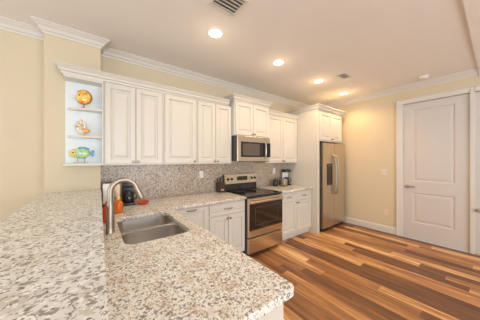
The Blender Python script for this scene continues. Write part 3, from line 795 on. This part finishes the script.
vent('large white slatted ceiling vent beside the nearest recessed light', 0.935, 1.42, 0.27, 0.23, 5)
vent('small white ceiling vent near the third recessed light', 3.285, 1.53, 0.24, 0.15, 4)
t = thing('smoke_detector', 'small round smoke detector on the ceiling above the tall door', 'smoke detector', (4.37, 0.745, CEIL))
obj('base', add_lathe(bmesh.new(), [(0.001, -0.0005), (0.068, -0.0005), (0.068, -0.012), (0.001, -0.012)], seg=30), M['baffle'], t, True)
obj('cover', add_lathe(bmesh.new(), [(0.001, -0.0125), (0.060, -0.0125), (0.056, -0.030), (0.044, -0.038), (0.001, -0.040)], seg=30), M['baffle'], t, True)

# ------------------------------------------------------------------ ornaments on the end shelf
def ell(bm, c, r, seg=24, rot=None):
    g = bmesh.ops.create_uvsphere(bm, u_segments=seg, v_segments=seg//2, radius=1.0)
    mt = Matrix.Translation(c) @ (rot or Matrix.Identity(4)) @ Matrix.Diagonal((*r, 1))
    bmesh.ops.transform(bm, matrix=mt, verts=g['verts']); return bm
def fin(pts, y=0.0, t=0.006):
    bm = bmesh.new()
    a = [bm.verts.new((x, y-t/2, z)) for x, z in pts]; b = [bm.verts.new((x, y+t/2, z)) for x, z in pts]; n = len(pts)
    bm.faces.new(a); bm.faces.new(b[::-1])
    for i in range(n): bm.faces.new((a[i], b[i], b[(i+1) % n], a[(i+1) % n]))
    bmesh.ops.recalc_face_normals(bm, faces=bm.faces); return bm
# round orange fish
t = thing('fish_ornament', 'round orange and yellow glass fish ornament on the top shelf', 'ornament', (-0.100, 2.70, 2.0225), 0, 'shelf ornaments')
obj('body', ell(bmesh.new(), (0, 0, 0.120), (0.061, 0.024, 0.074), 32), M['fish_orange'], t, True)
bm = bmesh.new(); pts = [(0.066*math.cos(2*PI*k/28), 0.002, 0.120+0.074*math.sin(2*PI*k/28)) for k in range(-11, 12)]
obj('fin_rim', add_tube(bm, pts, [0.004+0.004*math.sin(PI*k/22) for k in range(23)], 8), M['fish_rim'], t, True)['label'] = 'dark amber fin around the body'
obj('mouth', ell(bmesh.new(), (-0.070, 0, 0.110), (0.014, 0.010, 0.011), 14), M['shell'], t, True)['label'] = 'pale snout'
obj('eye', ell(bmesh.new(), (-0.038, -0.021, 0.132), (0.008, 0.005, 0.008), 12), M['black'], t, True)
obj('tail', fin([(0.055, 0.120), (0.076, 0.134), (0.072, 0.120), (0.076, 0.106)]), M['fish_rim'], t)
obj('foot', add_lathe(bmesh.new(), [(0.001, 0), (0.026, 0), (0.022, 0.006), (0.006, 0.012), (0.006, 0.050), (0.001, 0.051)], seg=18), M['fish_rim'], t, True)
# spiral shell
t = thing('shell_ornament', 'cream and orange spiral shell ornament on the middle shelf', 'ornament', (-0.110, 2.715, 1.7245), 0, 'shelf ornaments')
pts, rd = [], []
for k in range(40):
    a = math.radians(-70 - 430*k/39); f = 1-k/39
    R_ = 0.052*(0.18+0.82*f); pts.append((R_*math.cos(a)*0.82, -0.004+0.002*k/39, 0.100+R_*math.sin(a)*1.25)); rd.append(0.007+0.024*f**1.1)
obj('spiral', add_tube(bmesh.new(), pts, rd, 16), M['shell'], t, True)
obj('lip', ell(bmesh.new(), (0.026, -0.012, 0.050), (0.040, 0.022, 0.026), 24, Matrix.Rotation(-0.35, 4, 'Y')), M['shell_orange'], t, True)['label'] = 'orange mouth of the shell'
obj('spire', add_lathe(bmesh.new(), [(0.001, 0), (0.018, 0), (0.014, 0.018), (0.008, 0.032), (0.001, 0.042)], (-0.012, 0, 0.140), 16), M['shell'], t, True)
obj('foot', add_lathe(bmesh.new(), [(0.001, 0), (0.030, 0), (0.026, 0.008), (0.001, 0.012)], seg=18), M['shell'], t, True)
# long green fish on a stand
t = thing('fish_ornament', 'long green and yellow fish ornament on a stand, lowest shelf', 'ornament', (-0.118, 2.705, 1.4255), 0, 'shelf ornaments')
obj('body', ell(bmesh.new(), (-0.008, 0, 0.108), (0.080, 0.022, 0.054), 32), M['fish_green'], t, True)
obj('face', ell(bmesh.new(), (-0.066, 0, 0.106), (0.034, 0.0225, 0.042), 24), M['fish_yellow'], t, True)['label'] = 'yellow face'
obj('eye', ell(bmesh.new(), (-0.070, -0.020, 0.112), (0.008, 0.005, 0.008), 12), M['black'], t, True)
obj('dorsal_fin', fin([(-0.045, 0.145), (-0.02, 0.176), (0.03, 0.176), (0.070, 0.160), (0.050, 0.135), (0.0, 0.150)]), M['fish_blue'], t)
obj('belly_fin', fin([(-0.03, 0.072), (0.0, 0.050), (0.03, 0.052), (0.05, 0.078), (0.0, 0.072)]), M['fish_blue'], t)
obj('tail', fin([(0.066, 0.108), (0.10, 0.150), (0.112, 0.128), (0.102, 0.105), (0.110, 0.082), (0.095, 0.066)]), M['fish_blue'], t)
bm = box(-0.066, 0.055, -0.022, 0.022, 0.0, 0.010, 0.002)
for x in (-0.035, 0.025): add_tube(bm, [(x, 0, 0.009), (x, 0, 0.080)], 0.0035, 8)
obj('stand', bm, M['bronze'], t)['label'] = 'dark metal stand'
